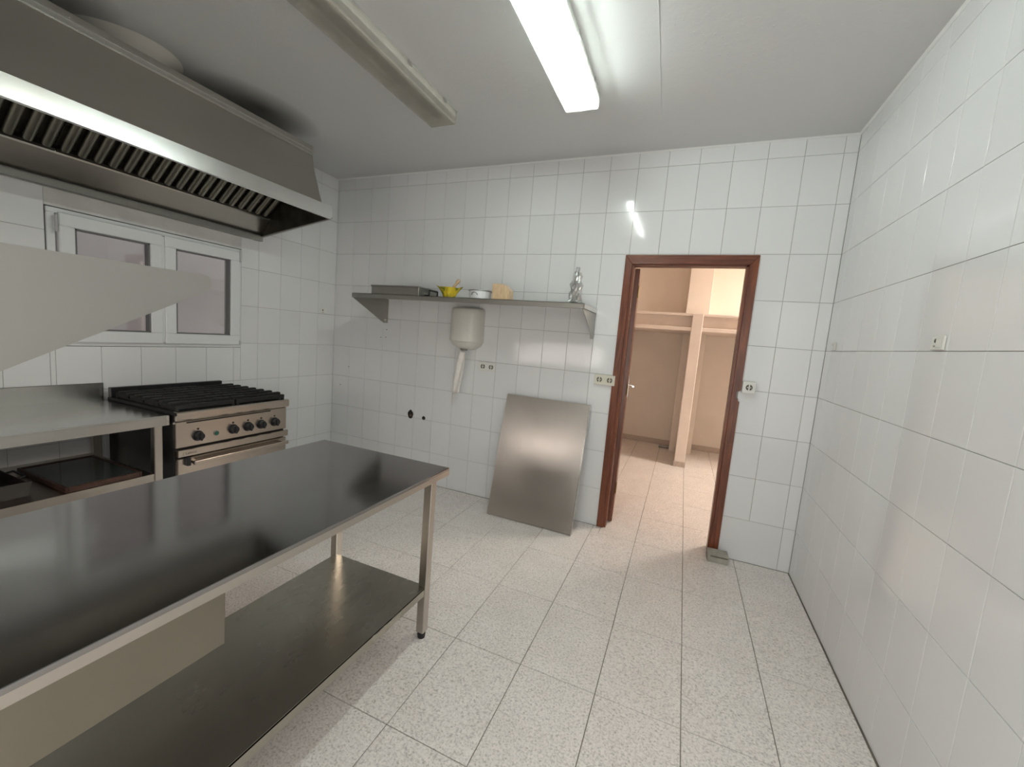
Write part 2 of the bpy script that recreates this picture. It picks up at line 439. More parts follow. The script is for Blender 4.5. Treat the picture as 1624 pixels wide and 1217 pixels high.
# ---- ceiling
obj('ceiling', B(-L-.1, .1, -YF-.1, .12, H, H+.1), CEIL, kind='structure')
cc = bmesh.new()
pts = [(-1.085, -1.9), (-1.082, -1.337), (-1.09, -1.1), (-1.10, -.92), (-1.098, -.90), (-1.105, -.70), (-1.11, -.49)]
for a, b in zip(pts[:-1], pts[1:]): cyl(cc, (a[0], a[1], H+.0005), (b[0], b[1], H+.0008), .0018, n=6)
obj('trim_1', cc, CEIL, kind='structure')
# painted bead where the ceiling meets the tiles
bd = bmesh.new()
prism(bd, [(-.0005, H), (-.012, H), (-.0005, H-.009)], 'x', -L, 0)
BEAD = simple('white_caulk', (.82, .82, .80), .5)
obj('trim_2', bd, BEAD, kind='structure')
bd = bmesh.new(); prism(bd, [(-.0005, H), (-.012, H), (-.0005, H-.009)], 'y', -YF, 0)
obj('trim_3', bd, BEAD, kind='structure')

# ---- floor
floor = obj('floor', B(-L-.1, .1, -YF-.1, .0, -.1, -.0045), FGROUT, kind='structure')
fx = [0, -.0047]; x = -.0047
while x-.3298 > -L: x -= .3298; fx.append(round(x, 4))
fx.append(-L)
fy = [-.1204]; y = -.1204
while y-.4891 > -YF: y -= .4891; fy.append(round(y, 4))
fy.append(-YF); fy = fy[::-1]
lay(floor, fx[1:], fy, [], lambda u, v: fr(X_, Y_, Z_, Vector((u, v, -.0045))), FLOOR, th=.0045, gap=.0032, bev=.0012, jit=.0006)
# border cuts along the back wall, not under the doorway
lay(floor, fx[1:], [-.1204, -.003], [(-1.265, -.474, -1, 1)], lambda u, v: fr(X_, Y_, Z_, Vector((u, v, -.0045))), FLOOR, th=.0045, gap=.0032, bev=.0012, jit=.0004)

# ------------------------------------------------------------------ storeroom beyond the door
SX0, SX1, SY, SH = -2.3, 1.3, 3.38, 2.95
sfloor = obj('floor_storeroom', B(SX0-.1, SX1+.1, 0, SY+.1, -.1, -.0045), FGROUT, kind='structure')
sy = [-.1204+.5*0]; sy = [-.1204, .385, .895, 1.405, 1.915, 2.425, 2.935, SY]
sx = []; x = -.3345+.3298*4
while x > SX0: sx.append(round(x, 4)); x -= .3298
sx.append(SX0)
lay(sfloor, sx, sy[1:], [], lambda u, v: fr(X_, Y_, Z_, Vector((u, v, -.0045))), FLOOR, th=.0045, gap=.0032, bev=.0012, jit=.0006)
lay(sfloor, sx, [-.1204, .385], [(-3, -1.265, -1, .12), (-.474, 3, -1, .12)], lambda u, v: fr(X_, Y_, Z_, Vector((u, v, -.0045))), FLOOR, th=.0045, gap=.0032, bev=.0012, jit=.0004)
obj('wall_storeroom_back', B(SX0-.1, SX1+.1, SY, SY+.1, 0, SH), PINK, kind='structure')
obj('wall_storeroom_left', B(SX0-.1, SX0, .12, SY, 0, SH), PINK, kind='structure')
obj('wall_storeroom_right', B(SX1, SX1+.1, .12, SY, 0, SH), PINK, kind='structure')
bmf = slab_with_hole(SX0-.1, SX1+.1, 0, SH, [(DX0, DX1, -1, DZ)], lambda bm, q: box(bm, q[0], q[1], .1205, .14, q[2], q[3]))
obj('wall_storeroom_front', bmf, PINK, kind='structure')
obj('ceiling_storeroom', B(SX0-.1, SX1+.1, .1205, SY+.1, SH, SH+.1), PINKW, kind='structure')
# chimney breast / pier standing proud of the back wall above and below the shelf
obj('wall_pier', B(-.87, -.58, SY-.35, SY, 0, SH, bev=.004), PINK, kind='structure')
obj('baseboard_storeroom_back', B(SX0, SX1, SY-.012, SY, 0, .075), SKIRT, kind='structure')
col = obj('column', B(-.783, -.662, 2.25, SY-.352, 0, 1.885, bev=.006), PINKW, kind='structure')
obj('baseboard', B(-.791, -.654, 2.238, SY-.352, 0, .07, bev=.002), SKIRT, col)
sb = bmesh.new()
box(sb, SX0, SX1, 2.27, SY, 1.855, 1.885, bev=.004)
box(sb, SX0, SX1, 2.37, 2.41, 1.72, 1.855)
box(sb, SX0, SX1, 2.262, SY, 1.675, 1.72, bev=.004)
obj('storeroom_shelf', sb, PINKW, kind='structure')
ar = area('storeroom_lamp', (1.02, 1.95, SH-.12), (0, 0, 0), .5, .5, STORE_LAMP, (1, .90, .80))
# ribbed pipe end on the storeroom floor
pe = empty('drain_pipe', (-.95, 3.15, 0), label='short grey drain pipe end on the storeroom floor left of the column', category='pipe')
b_ = bmesh.new(); cyl(b_, (-.06, 0, .022), (.07, 0, .022), .02); obj('pipe', b_, simple('grey_plastic', (.35, .32, .3), .4), pe)
b_ = bmesh.new(); cyl(b_, (.05, 0, .026), (.09, 0, .026), .026); obj('collar', b_, simple('grey_collar', (.30, .27, .26), .4), pe)

# ------------------------------------------------------------------ door casing, jamb, leaf
tr = empty('trim_4', kind='structure')
CX0, CX1, CZ = -1.301, -.438, 2.093
w_ = .052
# mitred casing on the kitchen side
def casing(pts, name, mat):
    b = bmesh.new(); prism(b, pts, 'y', -.012, .004)
    bmesh.ops.bevel(b, geom=list(b.edges), offset=.002, segments=1, affect='EDGES'); obj(name, b, mat, tr)
casing([(CX0, 0.001), (CX0+w_, 0.001), (CX0+w_, CZ-w_-.012), (CX0, CZ)], 'casing', WOOD)
# the right casing has a bite cut out of it below the socket box
casing([(CX1, CZ), (CX1-w_, CZ-w_-.012), (CX1-w_, 0.001), (CX1, 0.001), (CX1, 1.115), (CX1-.012, 1.12), (CX1-.010, 1.135), (CX1-.026, 1.14), (CX1-.026, 1.185), (CX1-.004, 1.19), (CX1, 1.2)], 'casing', WOOD)
casing([(CX0, CZ), (CX0+w_, CZ-w_-.012), (CX1-w_, CZ-w_-.012), (CX1, CZ)], 'head_casing', WOODH)
JL, JR, JZ = DX0+.02, DX1-.02, 2.03
b_ = bmesh.new(); box(b_, DX0, JL, .002, .135, .001, JZ); box(b_, JL, JL+.012, .002, .075, .001, JZ); obj('jamb', b_, WOOD, tr)
b_ = bmesh.new(); box(b_, JR, DX1, .002, .135, .001, JZ); box(b_, JR-.012, JR, .002, .075, .001, JZ); obj('jamb', b_, WOOD, tr)
b_ = bmesh.new(); box(b_, DX0, DX1, .002, .135, JZ, DZ); box(b_, JL, JR, .002, .075, JZ-.012, JZ); obj('head_jamb', b_, WOODH, tr)
dr = empty('door_1', (JL+.006, .128, 0), (0, 0, math.radians(95.8)), kind='structure')
leaf = obj('leaf', B(0, .74, -.035, 0, .008, 2.02, bev=.002), WOOD, dr)
b_ = bmesh.new(); box(b_, .655, .695, -.0395, -.035, .95, 1.15, bev=.001); obj('handle_plate', b_, CHROME, dr)
b_ = bmesh.new(); cyl(b_, (.675, -.037, 1.07), (.675, -.085, 1.07), .009, n=12); cyl(b_, (.675, -.08, 1.07), (.56, -.08, 1.07), .009, n=12); obj('handle', b_, CHROME, dr, smooth=True)
for z in (.25, 1.05, 1.8):
    b_ = bmesh.new(); cyl(b_, (-.004, -.038, z), (-.004, -.038, z+.09), .006, n=10); obj('hinge', b_, simple('brass', (.35, .24, .10), .35, 1), dr)

# ------------------------------------------------------------------ window
win = empty('window_1', (-L, 0, 0), kind='structure')
y0, y1, z0, z1 = -2.035, -.957, 1.167, 1.93
fx0, fx1 = -.045, .004
b_ = bmesh.new()
box(b_, fx0, fx1, y0, y1, z0, z0+.03, bev=.003); box(b_, fx0, fx1, y0, y1, z1-.028, z1, bev=.003)
box(b_, fx0, fx1, y0, y0+.035, z0+.03, z1-.028, bev=.003); box(b_, fx0, fx1, y1-.028, y1, z0+.03, z1-.028, bev=.003)
obj('outer_frame', b_, PVC, win)
for (a, b) in ((-1.993, -1.502), (-1.486, -.985)):
    s = bmesh.new(); za, zb = z0+.022, z1-.022; t = .072
    for q in ((a, b, za, za+t), (a, b, zb-t, zb), (a, a+t-.006, za+t, zb-t), (b-t+.006, b, za+t, zb-t)):
        box(s, -.035, .028, q[0], q[1], q[2], q[3], bev=.004)
    so = obj('sash', s, PVC, win)
    g = bmesh.new(); t2 = t-.008
    for q in ((a+t-.012, b-t+.012, za+t-.004, za+t+.008), (a+t-.012, b-t+.012, zb-t-.008, zb-t+.004), (a+t-.012, a+t+.004, za+t, zb-t), (b-t-.004, b-t+.012, za+t, zb-t)):
        box(g, -.02, .018, q[0], q[1], q[2], q[3])
    obj('gasket', g, simple('grey_gasket', (.16, .16, .16), .6), so)
    obj('pane', B(-.012, -.008, a+t-.004, b-t+.004, za+t, zb-t), PANE, so)
b_ = bmesh.new(); box(b_, .004, .02, -1.504, -1.484, z0+.03, z1-.03, bev=.004); obj('meeting_bar', b_, PVC, win)
for (yy, zz) in ((y0+.03, 1.80), (y1-.022, 1.83), (y1-.022, 1.19)):
    b_ = bmesh.new(); cyl(b_, (.030, yy, zz), (.030, yy, zz+(.09 if zz > 1.5 else .03)), .007, n=10); obj('hinge', b_, simple('hinge_grey', (.5, .5, .5), .4), win)
obj('wall_lightwell', B(-L-1.5, -L-1.4, -4.5, 1.5, -1, 5), OUT, kind='structure')

# ------------------------------------------------------------------ extractor hood
HY0, HY1 = -2.85, -.80
hood = empty('extractor_hood', (-L, 0, 0), label='long stainless steel extractor hood with baffle filters above the window', category='extractor hood')
hx = lambda x: x+L
prof = [(-3.445, 2.303), (-3.470, 2.36), (-3.492, 2.429), (-3.518, 2.50), (-3.542, 2.575), (-3.554, 2.652)]
b_ = bmesh.new(); strip(b_, [(hx(a), b) for a, b in prof], 'y', HY0, HY1, .002); obj('canopy', b_, STEEL_HOOD, hood, smooth=True)
b_ = bmesh.new()
box(b_, hx(-3.556), hx(-3.546), HY0, HY1-.002, 2.652, 2.714, bev=.0015); box(b_, hx(-3.556), .0, HY0, HY1-.002, 2.7125, 2.716)
obj('top_cap', b_, STEEL_HOOD, hood)
for z in (2.652, 2.676):
    obj('cap_rail', B(hx(-3.546), hx(-3.542), HY0, HY1, z, z+.004), STEEL_LIP, hood)
b_ = bmesh.new()
strip(b_, [(hx(-3.352), 2.180), (hx(-3.337), 2.183), (hx(-3.341), 2.273), (hx(-3.445), 2.303)], 'y', HY0, HY1, .002)
obj('front_lip', b_, STEEL_LIP, hood)
for yy in (HY0, HY1-.002):
    pp = [(hx(-3.339), 2.185), (hx(-3.341), 2.273)]+[(hx(a), b) for a, b in prof]+[(hx(-3.554), 2.714), (.001, 2.714), (.001, 2.062)]
    b_ = bmesh.new(); prism(b_, pp, 'y', yy, yy+.002); obj('end_panel', b_, GREASE if yy == HY1-.002 else STEEL_HOOD, hood)
b_ = bmesh.new()
prism(b_, [(hx(-3.337), 2.183), (hx(-3.337), 2.197), (.001, 2.069), (.001, 2.055)], 'y', HY1-.004, HY1+.0)
prism(b_, [(hx(-3.337), 2.183), (hx(-3.337), 2.186), (.001, 2.058), (.001, 2.055)], 'y', HY1-.018, HY1-.004)
obj('end_flange', b_, STEEL_DULL, hood)
obj('rear_trough', B(.0005, .042, HY0, HY1-.006, 2.028, 2.068, bev=.003), STEEL_DULL, hood)
b_ = bmesh.new(); strip(b_, [(.012, 2.078), (.108, 2.192), (.112, 2.206)], 'y', HY0+.004, HY1-.004, .002); obj('rear_panel', b_, STEEL_HOOD, hood)
# baffle filters, slope rising from the back to the front of the canopy
P0 = Vector((.110, 2.203)); dirv = Vector((.118, .091)).normalized(); FL = .50; nrm = Vector((dirv.y, -dirv.x))
nf = 5; fw = (HY1-.012-(HY0+.01))/nf
for k in range(nf):
    ya = HY1-.012-k*fw; yb = ya-fw+.004
    fb = bmesh.new()
    Q = [P0-nrm*.03, P0+dirv*FL-nrm*.03, P0+dirv*FL-nrm*.034, P0-nrm*.034]
    prism(fb, [tuple(q) for q in Q], 'y', yb, ya)
    for s0, s1 in ((-.004, .016), (FL-.02, FL)):
        Q = [P0+dirv*s0+nrm*.002, P0+dirv*s1+nrm*.002, P0+dirv*s1-nrm*.034, P0+dirv*s0-nrm*.034]
        prism(fb, [tuple(q) for q in Q], 'y', yb, ya)
    fo = obj('filter', fb, GREASE, hood)
    nb = 6; p = (fw-.004)/nb
    for i in range(nb):
        yc = ya-(i+.5)*p; bb = bmesh.new(); rad = p*.33; seg = 7
        ring0, ring1 = [], []
        for s in range(seg+1):
            a = math.pi*s/seg
            yy = yc+rad*math.cos(a); off = nrm*(rad*.8*math.sin(a)-.012)
            q0 = P0+dirv*(.014-.0)+off; q1 = P0+dirv*(FL-.02)+off
            ring0.append(bb.verts.new((q0.x, yy, q0.y))); ring1.append(bb.verts.new((q1.x, yy, q1.y)))
        for s in range(seg): bb.faces.new((ring0[s], ring0[s+1], ring1[s+1], ring1[s]))
        bb.faces.new(ring0); bb.faces.new(list(reversed(ring1)))
        obj('baffle', bb, BAFFLE, fo, smooth=True)
# duct rising from the hood into the ceiling
b_ = bmesh.new(); cyl(b_, (0, 0, 2.716), (0, 0, H), .19, .19, n=40)
dct = empty('duct', (-3.83, -1.80, 0), label='plastered round duct rising from the hood top into the ceiling', category='duct')
obj('pipe', b_, PLAST, dct, smooth=True)
b_ = bmesh.new(); lathe(b_, [(.19, 2.745), (.20, 2.765), (.225, 2.79), (.26, 2.8075), (.20, 2.8079)], 40, lambda r, z, a, k: (r*(1+.03*math.sin(3*a+1)), z)); obj('collar', b_, PLAST, dct, smooth=True)

# ------------------------------------------------------------------ fluorescent lamps
def lamp(x, ylo, yhi, lit, label):
    zb = 2.722; wb, wt = .094, .098
    o = empty('ceiling_light', (x, (ylo+yhi)/2, H), label=label, category='ceiling light')
    Y0, Y1 = ylo-(ylo+yhi)/2, yhi-(ylo+yhi)/2; d = zb-H
    # base tray: thin sheet with end plates, lamp cover clips round it
    b = bmesh.new(); box(b, -.091, .091, Y0+.01, Y1-.01, -.034, -.0003, bev=.003)
    for q in ((-.091, -.0885), (.0885, .091)): box(b, q[0], q[1], Y0+.01, Y1-.01, -.045, -.034)
    for s in (Y0+.02, Y1-.05): box(b, -.05, .07, s, s+.03, d+.022, -.03, bev=.002)
    sp = bmesh.new(); prism(sp, [(-.040, -.03), (-.030, -.058), (.018, -.058), (.026, -.03)], 'y', Y0+.05, Y1-.05); obj('ballast_channel', sp, WHITEPL if lit else DUSTY, o)
    obj('housing', b, WHITEPL, o)
    c = bmesh.new()
    pr_ = [(-wt, -.012), (-wb, d+.006), (-wb+.006, d), (wb-.006, d), (wb, d+.006), (wt, -.012)]
    prism(c, pr_+[(q[0]*(1-.012/wb), q[1]+(.0018 if q[1] < -.02 else 0)) for q in reversed(pr_)], 'y', Y0, Y1)
    for (a0, a1) in ((Y0, Y0+.002), (Y1-.002, Y1)): prism(c, pr_, 'y', a0, a1)
    obj('cover', c, DIFF_ON if lit else DIFF_OFF, o)
    for tx in ((.052,) if lit else (.045, -.045)):
        t = bmesh.new(); cyl(t, (tx, Y0+.045, -.052), (tx, Y1-.045, -.052), .013, n=14)
        obj('tube', t, TUBE_ON if lit else TUBE_OFF, o, smooth=True)
        for s in (Y0+.028, Y1-.045):
            t = bmesh.new(); cyl(t, (tx, s, -.052), (tx, s+.017, -.052), .014, n=14); obj('tube_cap', t, CHROME, o)
    for (yy) in (Y1-.16, Y1-.5, Y0+.3):
        obj('clip', B(wt-.001, wt+.003, yy, yy+.03, -.03, -.008), CHROME, o)
    return o
lamp(-1.514, -2.05, -.785, True, 'lit white fluorescent ceiling light with a yellow stain on its cover')
lamp(-2.405, -2.08, -.822, False, 'unlit yellowed fluorescent ceiling light nearer the extractor hood')

# ------------------------------------------------------------------ work table
TX0, TX1, TYF, TYB = -2.543, -1.764, -3.40, -1.559
tb = empty('work_table', ((TX0+TX1)/2, (TYF+TYB)/2, 0), label='large stainless steel work table with undershelf in the foreground', category='table')
ox, oy = -(TX0+TX1)/2, -(TYF+TYB)/2
def T(bm): bm.transform(Matrix.Translation((ox, oy, 0))); return bm
b_ = B(TX0, TX1, TYF, TYB, .785, .800, bev=.003, seg=2); obj('worktop', T(b_), STEEL_TOP, tb)
b_ = bmesh.new()
box(b_, TX1-.002, TX1-.0002, TYF, TYB, .764, .797); box(b_, TX0+.0002, TX0+.002, TYF, TYB, .764, .797)
box(b_, TX0+.002, TX1-.002, TYB-.002, TYB-.0002, .764, .797); box(b_, TX1-.012, TX1-.002, TYF, TYB, .764, .766)
obj('apron', T(b_), STEEL_LEG, tb)
LX0, LX1 = -2.335, -1.799
for lx in (LX0, LX1):
    for ly in (-1.657, -3.32):
        b_ = bmesh.new(); box(b_, lx-.02, lx+.02, ly-.02, ly+.02, .03, .786, bev=.003); lg = obj('leg', T(b_), STEEL_LEG, tb)
        b_ = bmesh.new(); cyl(b_, (lx, ly, .0), (lx, ly, .018), .017, .019); cyl(b_, (lx, ly, .018), (lx, ly, .034), .0185, .0185); obj('foot', T(b_), RUBBER, lg)
b_ = bmesh.new()
box(b_, LX0+.005, LX1+.016, -3.33, -1.662, .252, .262, bev=.0015); 
for xx in (LX0+.005, LX1+.014): box(b_, xx, xx+.002, -3.33, -1.678, .222, .262)
obj('undershelf', T(b_), steel('shelf_steel', (.46, .44, .38), .27, (14, 1, 1), .03, .6, .02), tb)
b_ = bmesh.new(); box(b_, LX1-.4, LX1+.024, -3.25, -2.572, .622, .786, bev=.002); obj('drawer_box', T(b_), steel('drawer_steel', (.27, .25, .20), .20, (1, 12, 1), .04), tb)

# ------------------------------------------------------------------ overhead wall shelf at the left
sh = empty('wall_shelf', (-2.4, -YF, 1.48), label='overhead stainless steel shelf with big tapering end bracket, in the left foreground above the table', category='shelf')
def bracket(depth, drop, tip, th=.003):
    n = 5; p = [(0, 0)]
    r = .006
    p = [(0, 0), (depth-r, 0)]
    for i in range(n+1):
        a = math.pi/2*(1-i/n); p.append((depth-r+r*math.cos(a), -r+r*math.sin(a)))
    p += [(depth, -tip+.004), (depth-.004, -tip-.001)]
    p += [(0, -drop)]
    b = bmesh.new(); prism(b, p, 'x', -th/2, th/2); return b
dep = YF-2.806
for xx in (-1.45+2.4, -3.3+2.4):
    obj('bracket', bracket(dep, .021+.535*dep, .021), STEEL_DULL, sh, loc=(xx, 0, -.002), label='tapering steel end bracket')
b_ = bmesh.new(); box(b_, -.93, .9485, .001, dep-.004, -.006, -.003); box(b_, -.93, .9485, dep-.006, dep-.004, -.018, -.003); obj('shelf_board', b_, STEEL, sh)

# ------------------------------------------------------------------ counter at the left wall
ct = empty('wall_counter', (-3.75, -2.56, 0), label='stainless steel counter with splashback and open undershelf left of the stove', category='counter')
def K(bm): bm.transform(Matrix.Translation((3.75, 2.56, 0))); return bm
cx0, cx1, cy0, cy1 = -L+.003, -3.412, -3.38, -1.825
b_ = B(cx0+.004, cx1, cy0, cy1, .826, .842, bev=.003, seg=2); obj('worktop', K(b_), STEEL_CTR, ct)
b_ = bmesh.new(); box(b_, cx1-.002, cx1-.0002, cy0, cy1, .785, .838); box(b_, cx0+.004, cx1, cy1-.002, cy1-.0002, .785, .838); obj('apron', K(b_), STEEL, ct)
b_ = bmesh.new(); box(b_, cx0, cx0+.012, cy0, cy1+.008, .838, .943, bev=.002); obj('splashback', K(b_), STEEL, ct)
for lx in (-3.44, -4.06):
    for ly in (-1.872, -3.3):
        b_ = bmesh.new(); box(b_, lx-.019, lx+.019, ly-.02, ly+.02, .03, .83, bev=.003); lg = obj('leg', K(b_), STEEL_LEG, ct)
        b_ = bmesh.new(); cyl(b_, (lx, ly, .0), (lx, ly, .034), .018); obj('foot', K(b_), RUBBER, lg)
b_ = bmesh.new(); box(b_, -4.07, -3.424, cy0+.03, -1.893, .512, .520, bev=.0015); box(b_, -3.426, -3.423, cy0+.03, -1.895, .478, .520)
obj('undershelf', K(b_), STEEL_LEG, ct)
tr_ = empty('glass_tray', (-3.675, -2.095, .5205), label='dark glass tray with a brown frame lying on the counter undershelf', category='tray')
b_ = bmesh.new()
for q in ((-.245, .245, -.15, -.138), (-.245, .245, .138, .15), (-.245, -.233, -.138, .138), (.233, .245, -.138, .138)): box(b_, *q, 0, .027, bev=.002)
box(b_, -.233, .233, -.138, .138, .0, .014); obj('frame', b_, COPPER, tr_)
obj('glass', B(-.2325, .2325, -.1375, .1375, .015, .0225), GLASSTOP, tr_)
tn = empty('roasting_tin', (-3.72, -2.50, .5205), label='black roasting tin left of the glass tray on the undershelf', category='tin')
b_ = bmesh.new(); prism(b_, [(-.2, 0), (.2, 0), (.225, .075), (.218, .075), (.195, .006), (-.195, .006), (-.218, .075), (-.225, .075)], 'y', -.17, .17)
for s in (-.17, .166): prism(b_, [(-.2, 0), (.2, 0), (.22, .06), (-.22, .06)], 'y', s, s+.004)
obj('pan', b_, simple('black_tin', (.02, .013, .012), .4), tn)
b_ = bmesh.new(); tube(b_, [(-.06, .17, .05), (-.06, .2, .055), (.06, .2, .055), (.06, .17, .05)], .005); obj('handle', b_, BLACK, tn)

# ------------------------------------------------------------------ stove
SY0, SY1 = -1.815, -1.117
st = empty('gas_stove', (-3.73, (SY0+SY1)/2, 0), label='stainless steel gas range with black burner grates and five knobs', category='stove')
def G(bm): bm.transform(Matrix.Translation((3.73, -(SY0+SY1)/2, 0))); return bm
b_ = bmesh.new(); box(b_, -4.06, -3.40, SY0+.004, SY1-.004, .10, .845, bev=.002); obj('body', G(b_), BLACK, st)
b_ = bmesh.new(); box(b_, -4.06, -3.372, SY0, SY1, .838, .858, bev=.003); obj('hob_plate', G(b_), HOB, st)
b_ = bmesh.new(); prism(b_, [(-3.40, .8595), (-3.368, .8595), (-3.360, .852), (-3.360, .818), (-3.366, .808), (-3.40, .802)], 'y', SY0+.004, SY1+.006)
bmesh.ops.bevel(b_, geom=list(b_.edges), offset=.0015, segments=1, affect='EDGES'); obj('front_rail', G(b_), STEEL_STOVE, st)
b_ = B(-3.40, -3.371, SY0-.002, SY1-.006, .652, .803, bev=.003); cp = obj('control_panel', G(b_), STEEL_STOVE, st)
b_ = B(-3.3712, -3.3702, -1.762, -1.245, .790, .7985); obj('vent_slot', G(b_), BLACK, cp)
b_ = B(-3.40, -3.364, SY0+.006, SY1+.006, .598, .640, bev=.003); pl_ = obj('trim_band', G(b_), STEEL_STOVE, st)
b_ = B(-3.40, -3.374, SY0+.008, SY1-.002, .15, .588, bev=.004); od = obj('oven_door', G(b_), STEEL_STOVE, st)
b_ = bmesh.new(); box(b_, -3.345, -3.325, -1.745, -1.135, .548, .574, bev=.005, seg=2)
for yy in (-1.74, -1.165): box(b_, -3.374, -3.345, yy, yy+.025, .552, .570, bev=.002)
obj('door_handle', G(b_), STEEL_STOVE, od)
for yy in (-1.77,): b_ = B(-3.374, -3.35, yy, yy+.02, .545, .592, bev=.002); obj('handle_mount', G(b_), BLACKPL, od)
for i, (ky, kz) in enumerate(((-1.702, .708), (-1.499, .712), (-1.403, .712), (-1.313, .712), (-1.215, .713))):
    b_ = bmesh.new(); x0 = -3.371
    cyl(b_, (x0+.0005, ky, kz), (x0+.006, ky, kz), .031, .029, n=28); cyl(b_, (x0+.006, ky, kz), (x0+.030, ky, kz), .024, .021, n=28)
    box(b_, x0+.02, x0+.040, ky-.006, ky+.006, kz-.024, kz+.026, bev=.003)
    kb = obj('knob', G(b_), BLACKPL, st, smooth=True)
    b_ = bmesh.new(); cyl(b_, (x0+.0002, ky, kz+.041), (x0+.0012, ky, kz+.041), .006, n=14); obj('dial_mark', G(b_), BLACKPL, kb)
b_ = bmesh.new(); cyl(b_, (-3.3708, -1.600, .705), (-3.362, -1.600, .705), .0115, n=20); il = obj('indicator_light', G(b_), LEDM, st, smooth=True)
b_ = bmesh.new(); cyl(b_, (-3.3708, -1.600, .705), (-3.3665, -1.600, .705), .0145, n=20); obj('bezel', G(b_), simple('bezel_grey', (.2, .2, .2), .4), il)
# faint maker's lettering on the band
tx = bpy.data.curves.new('lettering', 'FONT'); tx.body = '( Lainox'; tx.size = .022; tx.extrude = .0002; tx.align_x = 'LEFT'
tmp = bpy.data.objects.new('tmp', tx); C.objects.link(tmp)
bpy.context.view_layer.update()
tme = bpy.data.meshes.new_from_object(tmp.evaluated_get(bpy.context.evaluated_depsgraph_get()))
bpy.data.objects.remove(tmp)
tme.materials.clear(); tme.materials.append(simple('engraved_dark', (.12, .10, .09), .6))
to = obj('lettering', tme, None, pl_, loc=(-3.3637+3.73, -1.785-(SY0+SY1)/2, .611), rot=(math.pi/2, 0, math.pi/2))
# burners and grates
for bx in (-3.55, -3.86):
    for by in (-1.64, -1.29):
        b_ = bmesh.new(); cyl(b_, (bx, by, .8582), (bx, by, .868), .055, .050, n=28); br_ = obj('burner', G(b_), STEEL_DULL, st, smooth=True)
        b_ = bmesh.new(); cyl(b_, (bx, by, .868), (bx, by, .878), .036, .033, n=24); obj('burner_cap', G(b_), steel('burner_cap_metal', (.45, .44, .42), .35), br_, smooth=True)
for (ga, gb) in ((SY0+.012, -1.472), (-1.462, SY1-.004)):
    b_ = bmesh.new(); ym = (ga+gb)/2
    for xx in (-3.985, -3.405, -3.70, -3.55, -3.85): box(b_, xx-.009, xx+.009, ga, gb, .868, .892, bev=.002)
    for yy in (ga+.006, gb-.006, ym, ga+.1, gb-.1): box(b_, -3.985, -3.405, yy-.006, yy+.006, .866, .890, bev=.002)
    n_ = 7
    for i in range(n_):
        xx = -3.955+i*.0835
        for (ya, yb) in ((ga-.004, ga+.10), (gb-.10, gb+.004)):
            box(b_, xx-.016, xx+.016, ya, yb, .882, .904, bev=.005)
        box(b_, xx-.009, xx+.009, ym-.07, ym+.07, .884, .901, bev=.003)
    for xx in (-3.985, -3.405):
        for yy in (ga+.01, gb-.01): box(b_, xx-.008, xx+.008, yy-.008, yy+.008, .8583, .874)
    obj('grate', G(b_), IRON, st)
b_ = B(-4.06, -4.03, SY0+.004, SY1-.03, .858, .918, bev=.003); obj('rear_rail', G(b_), BLACK, st)
for (lx, ly) in ((-3.45, SY0+.06), (-3.45, SY1-.06), (-4.0, SY0+.06), (-4.0, SY1-.06)):
    b_ = bmesh.new(); cyl(b_, (lx, ly, 0), (lx, ly, .10), .02); obj('leg', G(b_), STEEL_LEG, st)

# ------------------------------------------------------------------ back wall shelf
ws = empty('wall_shelf', (-2.47, 0, 1.69), label='long stainless steel shelf on triangular brackets on the back wall', category='shelf')
b_ = bmesh.new()
box(b_, -1.0, .995, -.44, -.001, -.003, 0); box(b_, -1.0, .995, -.44, -.438, -.036, 0); box(b_, -1.0, .995, -.438, -.42, -.036, -.034)
obj('shelf_board', b_, STEEL_DULL, ws)
for xx in (-.998, .988):
    b_ = bmesh.new(); prism(b_, [(-.0005, -.004), (-.435, -.004), (-.435, -.036), (-.03, -.228), (-.0005, -.228)], 'x', xx, xx+.003)
    box(b_, min(xx, xx+.0)-(.0 if xx < 0 else .024), xx+(.024 if xx < 0 else 0)+.003, -.0025, -.0006, -.228, -.006)
    bk = obj('bracket', b_, STEEL_DULL, ws)
    sg = 1 if xx < 0 else -1
    for zz in (-.2,):
        b_ = bmesh.new(); cyl(b_, (xx+sg*.012, -.0025, zz), (xx+sg*.012, -.008, zz), .007, n=8); obj('bolt', b_, CHROME, bk)
obj('end_plate', B(.996, 1.0, -.435, -.001, -.034, -.001, bev=.0008), STEEL, ws)

sz = 1.6905
# steel tray upside down with a black handle
ty = empty('steel_box', (-3.0, -.27, sz), label='shallow stainless steel box with black handle at the left of the shelf', category='box')
b_ = bmesh.new(); box(b_, -.30, .175, -.13, .13, 0, .072, bev=.003); obj('body', b_, STEEL_DULL, ty)
b_ = bmesh.new(); box(b_, -.305, .18, -.135, .135, .064, .076, bev=.002); obj('rim', b_, STEEL_DULL, ty)
b_ = bmesh.new(); tube(b_, [(.175, -.04, .015), (.215, -.04, .015), (.215, -.04, .058), (.215, .08, .058), (.215, .08, .015), (.175, .08, .015)], .007); obj('handle', b_, BLACKPL, ty)
